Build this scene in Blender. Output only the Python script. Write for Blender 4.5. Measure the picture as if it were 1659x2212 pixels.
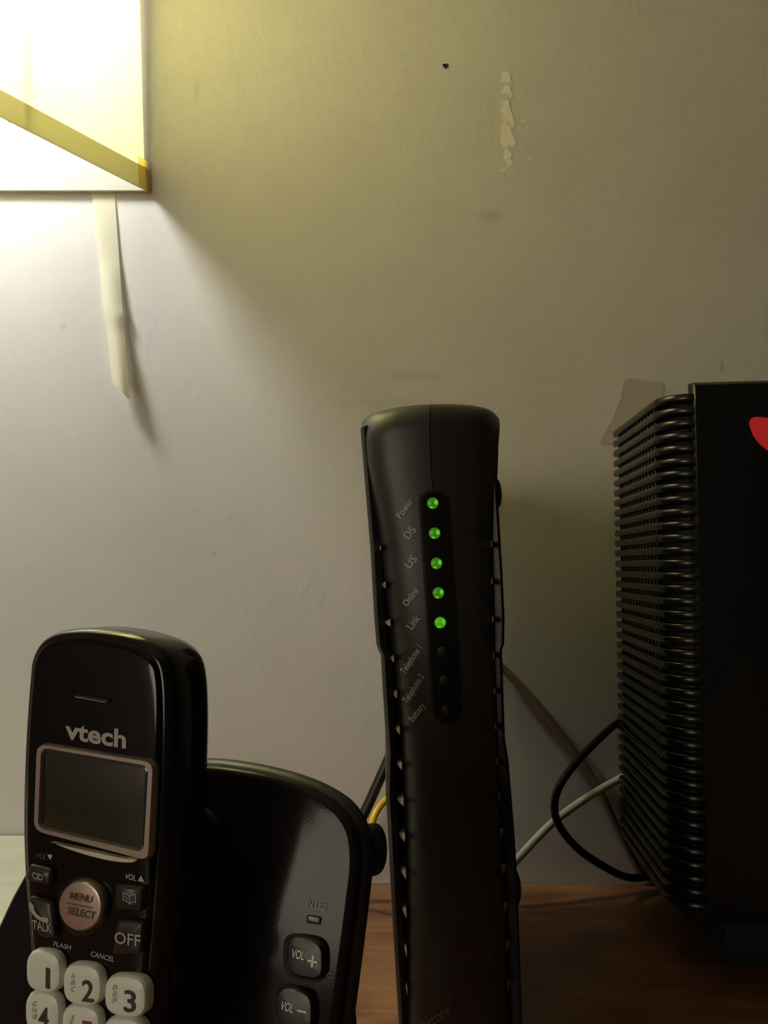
import bpy, bmesh, math, random
from mathutils import Vector, Matrix
for o in list(bpy.data.objects): bpy.data.objects.remove(o)
S = bpy.context.scene
COL = S.collection
random.seed(4)

# ------------------------------------------------------------------ camera
W, H, F = 1659, 2212, 1790.0
CAM = Vector((0, 0, 0.1847)); PITCH = math.radians(3.65)
cd = bpy.data.cameras.new('camera'); cam = bpy.data.objects.new('camera', cd); COL.objects.link(cam)
cam.location = CAM; cam.rotation_euler = (math.radians(90) + PITCH, 0, 0)
cd.sensor_fit = 'VERTICAL'; cd.sensor_height = 24; cd.lens = 24 * F / H; cd.clip_start = 0.01; cd.clip_end = 50
S.camera = cam
# ------------------------------------------------------------------ world, light, exposure
wd = bpy.data.worlds.new('world'); S.world = wd; wd.use_nodes = True
wd.node_tree.nodes['Background'].inputs[0].default_value = (0.75, 0.72, 0.62, 1)
wd.node_tree.nodes['Background'].inputs[1].default_value = 0.005
S.view_settings.view_transform = 'Standard'; S.view_settings.look = 'None'
S.view_settings.gamma = 1; S.view_settings.use_curve_mapping = False
S.view_settings.exposure = 0.0
BULB = 138.0            # radiance of the bulb inside the shade
FILL_WATTS = 23.0       # watts of an unseen fill light, added on the left to brighten fronts
rl = bpy.data.lights.new('fill_light', 'POINT'); rl.energy = FILL_WATTS; rl.color = (1.0, 0.88, 0.68); rl.shadow_soft_size = 0.30
ro = bpy.data.objects.new('fill_light', rl); COL.objects.link(ro); ro.location = (-1.05, -1.2, 0.36)
DW = 0.495             # wall plane
DESK_X0, DESK_X1, DESK_Y0 = -0.62, 0.75, -0.25

# ------------------------------------------------------------------ helpers
def ray(px, py):
    x = (px - W / 2) / F; y = -(py - H / 2) / F
    d = Vector((x, 1.0, y)); c, s = math.cos(PITCH), math.sin(PITCH)
    return Vector((d.x, d.y * c - d.z * s, d.y * s + d.z * c))
def at(px, py, Y):
    d = ray(px, py); return CAM + d * (Y / d.y)
class Plane:
    def __init__(s, px, py, Y, yaw, lean):
        s.o = at(px, py, Y); a = math.radians(yaw); t = math.radians(lean)
        s.u = Vector((math.cos(a), -math.sin(a), 0)); n0 = Vector((-math.sin(a), -math.cos(a), 0))
        s.v = Vector((0, 0, math.cos(t))) - n0 * math.sin(t); s.n = n0 * math.cos(t) + Vector((0, 0, math.sin(t)))
    def loc(s, px, py, c=0.0):
        d = ray(px, py); o = s.o + s.n * c
        p = CAM + d * ((o - CAM).dot(s.n) / d.dot(s.n)) - s.o
        return (p.dot(s.u), p.dot(s.v))
    def w(s, a, b, c=0.0): return s.o + s.u * a + s.v * b + s.n * c
def smooth_curve(P, n=6, closed=True):
    P = [Vector(p) for p in P]; out = []; N = len(P)
    for i in range(N if closed else N - 1):
        g = (lambda k: P[k % N]) if closed else (lambda k: P[min(max(k, 0), N - 1)])
        p0, p1, p2, p3 = g(i - 1), g(i), g(i + 1), g(i + 2)
        for j in range(n):
            t = j / n
            out.append(0.5 * ((2 * p1) + (p2 - p0) * t + (2 * p0 - 5 * p1 + 4 * p2 - p3) * t * t + (3 * p1 - p0 - 3 * p2 + p3) * t ** 3))
    if not closed: out.append(P[-1])
    return out
def interp(T, x):
    if x <= T[0][0]: return T[0][1]
    for (a, b), (c, d) in zip(T, T[1:]):
        if x <= c: return b + (d - b) * (x - a) / (c - a)
    return T[-1][1]
def inset(P, d):
    N = len(P); A = sum(P[i][0] * P[(i + 1) % N][1] - P[(i + 1) % N][0] * P[i][1] for i in range(N))
    sg = 1 if A > 0 else -1; out = []
    for i in range(N):
        a = Vector(P[i - 1][:2]); b = Vector(P[(i + 1) % N][:2]); t = b - a
        if t.length < 1e-9: out.append(tuple(P[i][:2])); continue
        t.normalize(); out.append((P[i][0] - t.y * d * sg, P[i][1] + t.x * d * sg))
    return out
def mkobj(name, verts, faces, mat, parent=None, smooth=True, angle=35):
    o_ = parent.location if parent is not None else Vector((0, 0, 0))
    if parent is not None and parent.parent is not None: o_ = o_ + parent.parent.location
    me = bpy.data.meshes.new(name); me.from_pydata([tuple(Vector(v) - o_) for v in verts], [], faces)
    bm = bmesh.new(); bm.from_mesh(me); bmesh.ops.recalc_face_normals(bm, faces=bm.faces)
    for f in bm.faces: f.smooth = smooth
    if smooth:
        for e in bm.edges:
            if len(e.link_faces) == 2 and e.calc_face_angle(0) > math.radians(angle): e.smooth = False
    bm.to_mesh(me); bm.free()
    me.materials.append(mat)
    o = bpy.data.objects.new(name, me); COL.objects.link(o)
    if parent is not None: o.parent = parent
    return o
def tag(o, label=None, cat=None, group=None, kind=None):
    for k, v in (('label', label), ('category', cat), ('group', group), ('kind', kind)):
        if v: o[k] = v
    return o
def thing(name, loc, label, cat, group=None):
    e = bpy.data.objects.new(name, None); COL.objects.link(e); e.location = loc; e.empty_display_size = 0.02
    return tag(e, label, cat, group)
def box(name, a, b, mat, parent=None, bev=0.0):
    bm = bmesh.new(); bmesh.ops.create_cube(bm, size=1)
    for v in bm.verts: v.co = Vector([(a[i] + b[i]) / 2 + v.co[i] * (b[i] - a[i]) for i in range(3)])
    if bev: bmesh.ops.bevel(bm, geom=bm.edges[:], offset=bev, segments=2, affect='EDGES', profile=0.5)
    bm.verts.ensure_lookup_table()
    vs = [v.co.copy() for v in bm.verts]; fs = [[v.index for v in f.verts] for f in bm.faces]; bm.free()
    return mkobj(name, vs, fs, mat, parent)
def slab(name, pl, outline, rings, mat, parent=None, angle=40):
    """outline in plane coordinates; rings = (inset, height) from the back to the front."""
    vs, fs = [], []; N = len(outline)
    for d, c in rings:
        for a, b in inset(outline, d): vs.append(pl.w(a, b, c))
    for r in range(len(rings) - 1):
        for i in range(N):
            j = (i + 1) % N; fs.append((r * N + i, r * N + j, (r + 1) * N + j, (r + 1) * N + i))
    fs.append(tuple(range(N))); k = (len(rings) - 1) * N; fs.append(tuple(k + i for i in range(N)))
    return mkobj(name, vs, fs, mat, parent, angle=angle)
def ring_frame(name, pl, outer, inner, h, mat, parent):
    N = len(outer); vs = []; fs = []
    loops = [(outer, 0, 0), (outer, 0, h * .6), (outer, .0004, h), (inner, -.0004, h), (inner, 0, h * .6), (inner, 0, 0)]
    for P, d, c in loops:
        for a, b in (inset(P, d) if d else P): vs.append(pl.w(a, b, c))
    for r in range(5):
        for i in range(N):
            j = (i + 1) % N; fs.append((r * N + i, r * N + j, (r + 1) * N + j, (r + 1) * N + i))
    return mkobj(name, vs, fs, mat, parent)
def tube(name, pts, r, mat, parent=None, seg=12, n=10):
    P = smooth_curve(pts, n, closed=False); vs, fs = [], []; up = Vector((0, 1, 0.3)).normalized()
    for i, p in enumerate(P):
        t = (P[min(i + 1, len(P) - 1)] - P[max(i - 1, 0)]).normalized()
        a = t.cross(up).normalized(); b = a.cross(t).normalized(); up = b
        for k in range(seg):
            q = 2 * math.pi * k / seg; vs.append(p + a * (r * math.cos(q)) + b * (r * math.sin(q)))
    for i in range(len(P) - 1):
        for k in range(seg):
            l = (k + 1) % seg; fs.append((i * seg + k, i * seg + l, (i + 1) * seg + l, (i + 1) * seg + k))
    fs.append(tuple(range(seg))); fs.append(tuple((len(P) - 1) * seg + k for k in range(seg)))
    return mkobj(name, vs, fs, mat, parent)
def squircle(cx, cy, rx, ry, p=3.2, n=40, skew=0.0):
    out = []
    for i in range(n):
        t = 2 * math.pi * i / n; c, s = math.cos(t), math.sin(t)
        x = rx * abs(c) ** (2 / p) * (1 if c >= 0 else -1); y = ry * abs(s) ** (2 / p) * (1 if s >= 0 else -1)
        out.append((cx + x, cy + y + skew * x))
    return out
def round_quad(C, r, n=6):
    """rounded quadrilateral in pixels (corners listed around)"""
    out = []
    for i in range(4):
        p = Vector(C[i]); a = (Vector(C[i - 1]) - p).normalized(); b = (Vector(C[(i + 1) % 4]) - p).normalized()
        p0 = p + a * r; p2 = p + b * r
        for j in range(n + 1):
            t = j / n; out.append(tuple(p0 * (1 - t) ** 2 + p * 2 * t * (1 - t) + p2 * t * t))
    return out
def text2d(s, bold=0.0):
    bold = bold or .012
    cu = bpy.data.curves.new('t', 'FONT'); cu.body = s; cu.size = 1; cu.offset = bold; cu.resolution_u = 3
    o = bpy.data.objects.new('t', cu); COL.objects.link(o)
    dg = bpy.context.evaluated_depsgraph_get(); me = bpy.data.meshes.new_from_object(o.evaluated_get(dg))
    V = [v.co.copy() for v in me.vertices]; Fc = [tuple(p.vertices) for p in me.polygons]
    bpy.data.objects.remove(o); bpy.data.curves.remove(cu); bpy.data.meshes.remove(me)
    return V, Fc
CAPH = 0.70
def lettering(name, s, p0, p1, h, fn, mat, parent, up=None, bold=0.0):
    """printed lettering; p0, p1 = ends of the baseline, h = capital height, fn maps a point onto the surface"""
    V, Fc = text2d(s, bold); x0 = min(v.x for v in V); x1 = max(v.x for v in V)
    e = Vector(p1) - Vector(p0)
    up = Vector(up).normalized() if up else Vector((e.y, -e.x)).normalized()
    vs = []
    for v in V:
        q = Vector(p0) + e * ((v.x - x0) / (x1 - x0)) + up * (h * v.y / CAPH)
        vs.append(fn(q.x, q.y))
    return mkobj(name, vs, Fc, mat, parent, smooth=False)

# ------------------------------------------------------------------ materials
def mat(name, col, rough=0.5, metal=0.0, ior=1.5, noise=0.0, nscale=60, bump=0.0, bscale=400, emit=None, estr=0.0, coat=0.0, spec=0.5):
    m = bpy.data.materials.new(name); m.use_nodes = True; nt = m.node_tree; b = nt.nodes['Principled BSDF']
    b.inputs['Base Color'].default_value = (*col, 1); b.inputs['Roughness'].default_value = rough
    b.inputs['Metallic'].default_value = metal; b.inputs['IOR'].default_value = ior; b.inputs['Specular IOR Level'].default_value = spec
    b.inputs['Coat Weight'].default_value = coat; b.inputs['Coat Roughness'].default_value = 0.08
    tc = nt.nodes.new('ShaderNodeTexCoord')
    if noise:
        nz = nt.nodes.new('ShaderNodeTexNoise'); nz.inputs['Scale'].default_value = nscale; nz.inputs['Detail'].default_value = 5
        cr = nt.nodes.new('ShaderNodeMapRange'); cr.inputs[3].default_value = 1 - noise; cr.inputs[4].default_value = 1 + noise
        mx = nt.nodes.new('ShaderNodeMix'); mx.data_type = 'RGBA'; mx.blend_type = 'MULTIPLY'; mx.inputs[0].default_value = 1
        mx.inputs[6].default_value = (*col, 1)
        nt.links.new(tc.outputs['Object'], nz.inputs['Vector']); nt.links.new(nz.outputs[0], cr.inputs[0])
        nt.links.new(cr.outputs[0], mx.inputs[7]); nt.links.new(mx.outputs[2], b.inputs['Base Color'])
    if bump:
        n2 = nt.nodes.new('ShaderNodeTexNoise'); n2.inputs['Scale'].default_value = bscale; n2.inputs['Detail'].default_value = 3
        bp = nt.nodes.new('ShaderNodeBump'); bp.inputs['Strength'].default_value = bump; bp.inputs['Distance'].default_value = 0.0005
        nt.links.new(tc.outputs['Object'], n2.inputs['Vector']); nt.links.new(n2.outputs[0], bp.inputs['Height']); nt.links.new(bp.outputs[0], b.inputs['Normal'])
    if emit:
        b.inputs['Emission Color'].default_value = (*emit, 1); b.inputs['Emission Strength'].default_value = estr
    return m

def wall_material():
    m = bpy.data.materials.new('wall_paint'); m.use_nodes = True; nt = m.node_tree; b = nt.nodes['Principled BSDF']; L = nt.links.new
    b.inputs['Roughness'].default_value = 0.75; b.inputs['Specular IOR Level'].default_value = 0.2
    tc = nt.nodes.new('ShaderNodeTexCoord')
    def noise(sc, det=4, stretch=None):
        n = nt.nodes.new('ShaderNodeTexNoise'); n.inputs['Scale'].default_value = sc; n.inputs['Detail'].default_value = det
        if stretch:
            mp = nt.nodes.new('ShaderNodeMapping'); mp.inputs['Scale'].default_value = stretch
            L(tc.outputs['Object'], mp.inputs['Vector']); L(mp.outputs[0], n.inputs['Vector'])
        else: L(tc.outputs['Object'], n.inputs['Vector'])
        return n
    r = nt.nodes.new('ShaderNodeValToRGB'); r.color_ramp.elements[0].position = 0.3; r.color_ramp.elements[1].position = 0.7
    r.color_ramp.elements[0].color = (0.60, 0.575, 0.53, 1); r.color_ramp.elements[1].color = (0.66, 0.635, 0.59, 1)
    L(noise(9).outputs[0], r.inputs[0])
    # grey rubbed marks
    last = r.outputs[0]
    for (px, py, rx, rz, amt) in ((1062, 466, .011, .006, .22), (885, 812, .026, .005, .13), (1560, 790, .002, .006, .35), (425, 195, .002, .007, .2), (135, 705, .003, .003, .2), (870, 870, .05, .004, .08), (462, 1195, .002, .002, .25)):
        c = at(px, py, DW)
        sep = nt.nodes.new('ShaderNodeVectorMath'); sep.operation = 'SUBTRACT'; sep.inputs[1].default_value = c; L(tc.outputs['Object'], sep.inputs[0])
        mu = nt.nodes.new('ShaderNodeVectorMath'); mu.operation = 'MULTIPLY'; mu.inputs[1].default_value = (1 / rx, 0, 1 / rz); L(sep.outputs[0], mu.inputs[0])
        ln = nt.nodes.new('ShaderNodeVectorMath'); ln.operation = 'LENGTH'; L(mu.outputs[0], ln.inputs[0])
        nn = noise(220, 3); ad = nt.nodes.new('ShaderNodeMath'); ad.operation = 'ADD'; L(ln.outputs[1], ad.inputs[0]); L(nn.outputs[0], ad.inputs[1])
        mr = nt.nodes.new('ShaderNodeMapRange'); mr.inputs[1].default_value = 0.6; mr.inputs[2].default_value = 1.5; mr.inputs[3].default_value = amt; mr.inputs[4].default_value = 0
        L(ad.outputs[0], mr.inputs[0])
        mx = nt.nodes.new('ShaderNodeMix'); mx.data_type = 'RGBA'; mx.inputs[7].default_value = (0.12, 0.1, 0.08, 1)
        L(mr.outputs[0], mx.inputs[0]); L(last, mx.inputs[6]); last = mx.outputs[2]
    L(last, b.inputs['Base Color'])
    n1 = noise(170, 4, (1, 1, 0.6)); n2 = noise(900, 2)
    a = nt.nodes.new('ShaderNodeMath'); a.operation = 'ADD'; L(n1.outputs[0], a.inputs[0])
    sc = nt.nodes.new('ShaderNodeMath'); sc.operation = 'MULTIPLY'; sc.inputs[1].default_value = 0.4; L(n2.outputs[0], sc.inputs[0]); L(sc.outputs[0], a.inputs[1])
    bp = nt.nodes.new('ShaderNodeBump'); bp.inputs['Strength'].default_value = 0.6; bp.inputs['Distance'].default_value = 0.0004
    L(a.outputs[0], bp.inputs['Height']); L(bp.outputs[0], b.inputs['Normal'])
    return m
def wood_material(name, c0, c1, rough, scale=1.0):
    m = bpy.data.materials.new(name); m.use_nodes = True; nt = m.node_tree; b = nt.nodes['Principled BSDF']; L = nt.links.new
    tc = nt.nodes.new('ShaderNodeTexCoord'); mp = nt.nodes.new('ShaderNodeMapping'); mp.inputs['Scale'].default_value = (22 * scale, 260 * scale, 60 * scale)
    n = nt.nodes.new('ShaderNodeTexNoise'); n.inputs['Scale'].default_value = 1; n.inputs['Detail'].default_value = 7; n.inputs['Roughness'].default_value = 0.65
    n2 = nt.nodes.new('ShaderNodeTexNoise'); n2.inputs['Scale'].default_value = 35; n2.inputs['Detail'].default_value = 3
    L(tc.outputs['Object'], mp.inputs[0]); L(mp.outputs[0], n.inputs['Vector']); L(tc.outputs['Object'], n2.inputs['Vector'])
    mxn = nt.nodes.new('ShaderNodeMath'); mxn.operation = 'MULTIPLY_ADD'; mxn.inputs[1].default_value = 0.45
    L(n2.outputs[0], mxn.inputs[0]); 
    s = nt.nodes.new('ShaderNodeMath'); s.operation = 'MULTIPLY'; s.inputs[1].default_value = 0.55; L(n.outputs[0], s.inputs[0]); L(s.outputs[0], mxn.inputs[2])
    r = nt.nodes.new('ShaderNodeValToRGB'); r.color_ramp.elements[0].position = 0.4; r.color_ramp.elements[1].position = 0.62
    r.color_ramp.elements[0].color = (*c0, 1); r.color_ramp.elements[1].color = (*c1, 1)
    L(mxn.outputs[0], r.inputs[0]); L(r.outputs[0], b.inputs['Base Color']); b.inputs['Roughness'].default_value = rough
    bp = nt.nodes.new('ShaderNodeBump'); bp.inputs['Strength'].default_value = 0.25; bp.inputs['Distance'].default_value = 0.0004
    L(n.outputs[0], bp.inputs['Height']); L(bp.outputs[0], b.inputs['Normal'])
    return m
def sheet_material(name, dcol, tcol, mixv, weave=0.0, gloss=0.0):
    m = bpy.data.materials.new(name); m.use_nodes = True; nt = m.node_tree; L = nt.links.new
    nt.nodes.remove(nt.nodes['Principled BSDF']); out = nt.nodes['Material Output']
    d = nt.nodes.new('ShaderNodeBsdfDiffuse'); d.inputs[0].default_value = (*dcol, 1)
    t = nt.nodes.new('ShaderNodeBsdfTranslucent'); t.inputs[0].default_value = (*tcol, 1)
    x = nt.nodes.new('ShaderNodeMixShader'); x.inputs[0].default_value = mixv; L(d.outputs[0], x.inputs[1]); L(t.outputs[0], x.inputs[2])
    last = x.outputs[0]
    if weave:
        tc = nt.nodes.new('ShaderNodeTexCoord'); n = nt.nodes.new('ShaderNodeTexNoise'); n.inputs['Scale'].default_value = 14; n.inputs['Detail'].default_value = 6
        mp = nt.nodes.new('ShaderNodeMapping'); mp.inputs['Scale'].default_value = (1, 1, 0.35)
        L(tc.outputs['Object'], mp.inputs[0]); L(mp.outputs[0], n.inputs['Vector'])
        mr = nt.nodes.new('ShaderNodeMapRange'); mr.inputs[3].default_value = 1 - weave; mr.inputs[4].default_value = 1
        mx = nt.nodes.new('ShaderNodeMix'); mx.data_type = 'RGBA'; mx.blend_type = 'MULTIPLY'; mx.inputs[0].default_value = 1; mx.inputs[6].default_value = (*tcol, 1)
        L(n.outputs[0], mr.inputs[0]); L(mr.outputs[0], mx.inputs[7]); L(mx.outputs[2], t.inputs[0])
    if gloss:
        g = nt.nodes.new('ShaderNodeBsdfGlossy'); g.inputs['Roughness'].default_value = 0.25
        y = nt.nodes.new('ShaderNodeMixShader'); y.inputs[0].default_value = gloss; L(last, y.inputs[1]); L(g.outputs[0], y.inputs[2]); last = y.outputs[0]
    L(last, out.inputs[0]); return m
M = dict(
    wall=wall_material(),
    side_wall=mat('side_wall_paint', (0.34, 0.25, 0.25), 0.8, noise=.05, nscale=8),
    ceiling=mat('ceiling_paint', (0.6, 0.57, 0.46), 0.9, noise=.03, nscale=6),
    desk=wood_material('desk_wood', (0.17, 0.068, 0.027), (0.34, 0.165, 0.07), 0.45),
    board=wood_material('pale_board', (0.60, 0.60, 0.42), (0.68, 0.68, 0.50), 0.6, 0.5),
    fabric=sheet_material('shade_fabric', (0.92, 0.92, 0.86), (1.0, 0.92, 0.35), 0.8, weave=.13),
    trim=sheet_material('shade_trim', (0.56, 0.53, 0.42), (0.46, 0.43, 0.31), 0.5, weave=.1),
    fold=sheet_material('trim_fold', (0.8, 0.62, 0.3), (0.95, 0.75, 0.35), 0.7),
    lining=sheet_material('shade_lining', (0.93, 0.93, 0.90), (0.9, 0.85, 0.55), 0.5),
    tape=sheet_material('old_tape', (0.86, 0.84, 0.68), (0.92, 0.88, 0.66), 0.5, gloss=.05),
    brown_tape=sheet_material('brown_tape', (0.58, 0.53, 0.45), (0.5, 0.4, 0.25), 0.1, gloss=.04),
    paint_chip=mat('bare_plaster', (0.86, 0.83, 0.70), 0.9, noise=.05, nscale=300),
    hole=mat('hole_dark', (0.03, 0.028, 0.02), 0.9, noise=.2),
    bulb=mat('lit_bulb', (1, 1, 1), 0.4, emit=(0.98, 1.0, 0.98), estr=BULB),
    brass=mat('brass', (0.6, 0.42, 0.16), 0.3, 1.0, noise=.05),
    ceramic=mat('lamp_ceramic', (0.55, 0.52, 0.42), 0.25, noise=.05),
    gloss=mat('gloss_black', (0.010, 0.010, 0.011), 0.14, ior=1.55, noise=.1, spec=.25),
    plate=mat('face_plate_black', (0.004, 0.004, 0.0045), 0.10, ior=1.5, noise=.1, spec=.25),
    base_face=mat('base_face_black', (0.014, 0.012, 0.013), 0.11, ior=1.5, spec=.13, noise=.08, bump=.02, bscale=2500),
    base_side=mat('base_side_black', (0.012, 0.012, 0.013), 0.42, noise=.1),
    button=mat('button_black', (0.013, 0.013, 0.013), 0.38, noise=.08),
    silver=mat('satin_silver', (0.40, 0.36, 0.34), 0.32, 0.75, noise=.05),
    highlight=mat('cream_highlight', (0.72, 0.68, 0.50), 0.3, noise=.05),
    silver_disc=mat('silver_disc', (0.46, 0.38, 0.34), 0.3, 0.7, noise=.05),
    lcd=mat('lcd_glass', (0.022, 0.028, 0.018), 0.12, noise=.2, nscale=90),
    key=mat('pale_key', (0.76, 0.84, 0.78), 0.38, noise=.04, nscale=150),
    key_print=mat('key_print', (0.035, 0.035, 0.03), 0.6, noise=.1),
    red_print=mat('red_print', (0.25, 0.03, 0.02), 0.6, noise=.1),
    grey_print=mat('grey_print', (0.42, 0.40, 0.39), 0.5, noise=.08, nscale=500),
    white_print=mat('white_print', (0.82, 0.84, 0.74), 0.5, noise=.05, nscale=500),
    dim_print=mat('dim_print', (0.50, 0.49, 0.47), 0.6, noise=.15, nscale=700),
    faint_print=mat('faint_print', (0.17, 0.17, 0.16), 0.6, noise=.15),
    disc_print=mat('disc_print', (0.10, 0.08, 0.06), 0.5, noise=.2),
    modem=mat('modem_charcoal', (0.026, 0.025, 0.026), 0.42, noise=.12, nscale=40, bump=.12, bscale=1800),
    modem_shell=mat('modem_shell', (0.014, 0.013, 0.013), 0.45, noise=.1, bump=.1, bscale=1800),
    modem_rib=mat('modem_rib', (0.30, 0.27, 0.25), 0.35, noise=.1),
    inner=mat('dark_core', (0.006, 0.006, 0.006), 0.7, noise=.1),
    lens=mat('smoked_lens', (0.012, 0.011, 0.010), 0.16, noise=.1),
    led_on=mat('led_green', (0.05, 0.2, 0.02), 0.3, emit=(0.08, 0.42, 0.012), estr=0.30),
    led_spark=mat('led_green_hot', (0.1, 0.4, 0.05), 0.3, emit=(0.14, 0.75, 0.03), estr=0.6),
    led_hot=mat('led_green_bright', (0.05, 0.3, 0.02), 0.3, emit=(0.08, 0.50, 0.012), estr=0.52),
    led_off=mat('led_unlit', (0.005, 0.005, 0.005), 0.5, noise=.1),
    router=mat('router_black', (0.005, 0.005, 0.0053), 0.26, ior=1.55, spec=.34, noise=.1, nscale=40),
    router_front=mat('router_front', (0.008, 0.008, 0.008), 0.30, noise=.1),
    red=mat('red_logo_glow', (0.6, 0.03, 0.03), 0.4, noise=.03, emit=(0.8, 0.03, 0.035), estr=0.2),  # weak glow added to the emblem so the red stays vivid
    cable_black=mat('cable_black', (0.010, 0.010, 0.010), 0.4, noise=.1),
    cable_white=mat('cable_white', (0.62, 0.66, 0.52), 0.5, noise=.05),
    cable_beige=mat('cable_beige', (0.25, 0.19, 0.14), 0.6, noise=.05),
    cable_yellow=mat('cable_yellow', (0.75, 0.42, 0.02), 0.35, noise=.05),
)

# ------------------------------------------------------------------ setting
tag(box('wall_back', (-1.5, DW, -0.75), (1.5, DW + .08, 1.6), M['wall']), kind='structure')
wb = bpy.data.objects['wall_back']
tag(box('wall_left', (-1.58, -1.6, -0.75), (-1.5, DW, 1.6), M['side_wall']), kind='structure')  # unseen wall, added for its bounce light and its reflection
tag(box('ceiling', (-1.5, -1.6, 1.6), (1.5, DW, 1.63), M['ceiling']), kind='structure')  # unseen, added to bounce lamp light back down
tag(box('floor', (-1.5, -1.6, -0.78), (1.5, DW, -0.75), M['desk']), kind='structure')
# patches of bare plaster where paint came off
chips = [
 [(1086,156),(1096,155),(1102,160),(1104,171),(1107,176),(1100,178),(1090,178),(1083,176),(1082,166)],
 [(1091,184),(1101,186),(1104,196),(1107,206),(1105,213),(1098,208),(1094,202),(1086,204),(1081,197),(1087,192)],
 [(1083,221),(1090,216),(1100,218),(1100,228),(1104,240),(1109,252),(1112,272),(1107,277),(1099,270),(1090,262),(1083,252),(1090,246),(1080,240),(1082,232),(1089,226)],
 [(1084,266),(1094,262),(1103,272),(1106,288),(1114,302),(1112,314),(1104,318),(1098,312),(1097,322),(1088,318),(1082,308),(1080,296),(1083,282)],
 [(1089,322),(1099,322),(1107,334),(1101,343),(1109,349),(1104,358),(1098,361),(1096,350),(1088,343),(1089,332)],
 [(1082,367),(1092,362),(1092,368),(1086,372),(1081,371)],
 [(1143,338),(1147,340),(1147,346),(1142,346)], [(1122,262),(1136,259),(1136,263),(1124,265)], [(1126,312),(1130,312),(1129,316)],
]
for c in chips:
    N = len(c); P = []
    for i in range(N):
        a = Vector(c[i]); b = Vector(c[(i + 1) % N]); P.append(a)
        for k in (1, 2): P.append(a.lerp(b, k / 3) + Vector((random.uniform(-1.2, 1.2), random.uniform(-1.2, 1.2))))
    N = len(P)
    vs = [at(p.x, p.y, DW + .0002) for p in P] + [at(p.x, p.y, DW - .00025) for p in P]
    mkobj('plaster_patch', vs, [tuple(range(N)), tuple(range(N, 2 * N))] + [(i, (i + 1) % N, N + (i + 1) % N, N + i) for i in range(N)], M['paint_chip'], wb, smooth=False)
hp = at(962, 143, DW); vs = []; n = 14
for rr, dy in ((.0017, -.0004), (.0013, -.0005), (.0006, -.0001)):
    for i in range(n):
        t = 2 * math.pi * i / n; k = 1 + .2 * math.sin(3 * t); vs.append(hp + Vector((rr * k * math.cos(t), dy, rr * k * math.sin(t))))
fs = [(r * n + i, r * n + (i + 1) % n, (r + 1) * n + (i + 1) % n, (r + 1) * n + i) for r in range(2) for i in range(n)] + [tuple(2 * n + i for i in range(n))]
mkobj('nail_hole', vs, fs, M['hole'], wb)

# desk
dk = thing('desk', (0, 0.1, -0.75), 'reddish brown wooden desk with horizontal grain, pushed against the wall', 'desk')
box('desk_top', (DESK_X0, DESK_Y0, -0.025), (DESK_X1, DW - .0005, 0.0), M['desk'], dk, .001)
for x in (DESK_X0 + .02, DESK_X1 - .06):
    for y in (DESK_Y0 + .02, DW - .07): box('leg', (x, y, -0.75), (x + .04, y + .04, -0.025), M['desk'], dk, .002)
# pale board on the desk, left
bx1 = at(330, 1803, DW).x
top = at(20, 1803, DW - .001).z
pb = box('board', (DESK_X0 + .01, 0.26, 0.0002), (bx1, DW - .001, top), M['board'], None, .0015)
tag(pb, 'pale cream flat board with faint grain on the desk, left of the black phone', 'board')

# ------------------------------------------------------------------ table lamp (shade corner in view, top left)
C0 = at(313, 411, 0.4912); SD = 0.31; TP = 0.045; HT = 0.32
ed = Vector((-0.515, -0.857, 0)).normalized()
A0, A1, A2 = C0, C0 + ed * SD, C0 + Vector((-SD, 0, 0))
ctr = (A0 + A1 + A2) / 3
lamp = thing('table_lamp', (ctr.x, ctr.y, top), 'lit lamp with cream three-sided fabric shade and yellow trim, top left corner', 'lamp')
def shade_pt(p, h, out=0.0):
    d = (ctr - p); d.z = 0; L = d.length; d.normalize(); q = p + d * (h * TP * 1.0 - out); q.z = C0.z + h; return q
def panel(name, P, Q, h0, h1, out, mt):
    vs = []; fs = []; nx = 24; ny = 10
    for j in range(ny + 1):
        h = h0 + (h1 - h0) * j / ny; a = shade_pt(P, h, out); b = shade_pt(Q, h, out)
        for i in range(nx + 1): vs.append(a.lerp(b, i / nx))
    for j in range(ny):
        for i in range(nx): k = j * (nx + 1) + i; fs.append((k, k + 1, k + nx + 2, k + nx + 1))
    return mkobj(name, vs, fs, mt, lamp)
for (P, Q) in ((A0, A1), (A1, A2), (A2, A0)):
    panel('shade_panel', P, Q, 0, HT, 0, M['lining'] if P is A2 else M['fabric'])
    f = panel('shade_trim', P, Q, -.0006, .014, .0012, M['trim'])
    panel('shade_trim', P, Q, HT - .012, HT + .0006, .0012, M['trim'])
# folded trim corner
vs = [shade_pt(A0, h, .0022) + d for h in (-.0004, .0185) for d in (Vector((-.004, -.0068, 0)), Vector((0, 0, 0)), Vector((-.007, 0.0, 0)))]
mkobj('trim_fold', vs, [(0, 1, 4, 3), (1, 2, 5, 4)], M['fold'], lamp)
for p in (A0.lerp(A1, 0.26), A1, A2):
    a = shade_pt(p, 0.004, -.009); b = shade_pt(p, HT - .004, -.009)
    if p is not A0: tube('frame_wire', [a, b], .0009, M['brass'], lamp, 8, 2)
BC = ctr + Vector((0, 0, 0.146))
vs, fs = [], []; prof = [(0, -.034), (.014, -.032), (.025, -.023), (.030, -.008), (.028, .008), (.020, .022), (.0135, .034), (.013, .045)]; n = 24
for r, z in prof:
    for i in range(n): t = 2 * math.pi * i / n; vs.append(BC + Vector((max(r, 1e-4) * math.cos(t), max(r, 1e-4) * math.sin(t), z)))
for j in range(len(prof) - 1):
    for i in range(n): k = (i + 1) % n; fs.append((j * n + i, j * n + k, (j + 1) * n + k, (j + 1) * n + i))
mkobj('bulb', vs, fs, M['bulb'], lamp)
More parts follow.
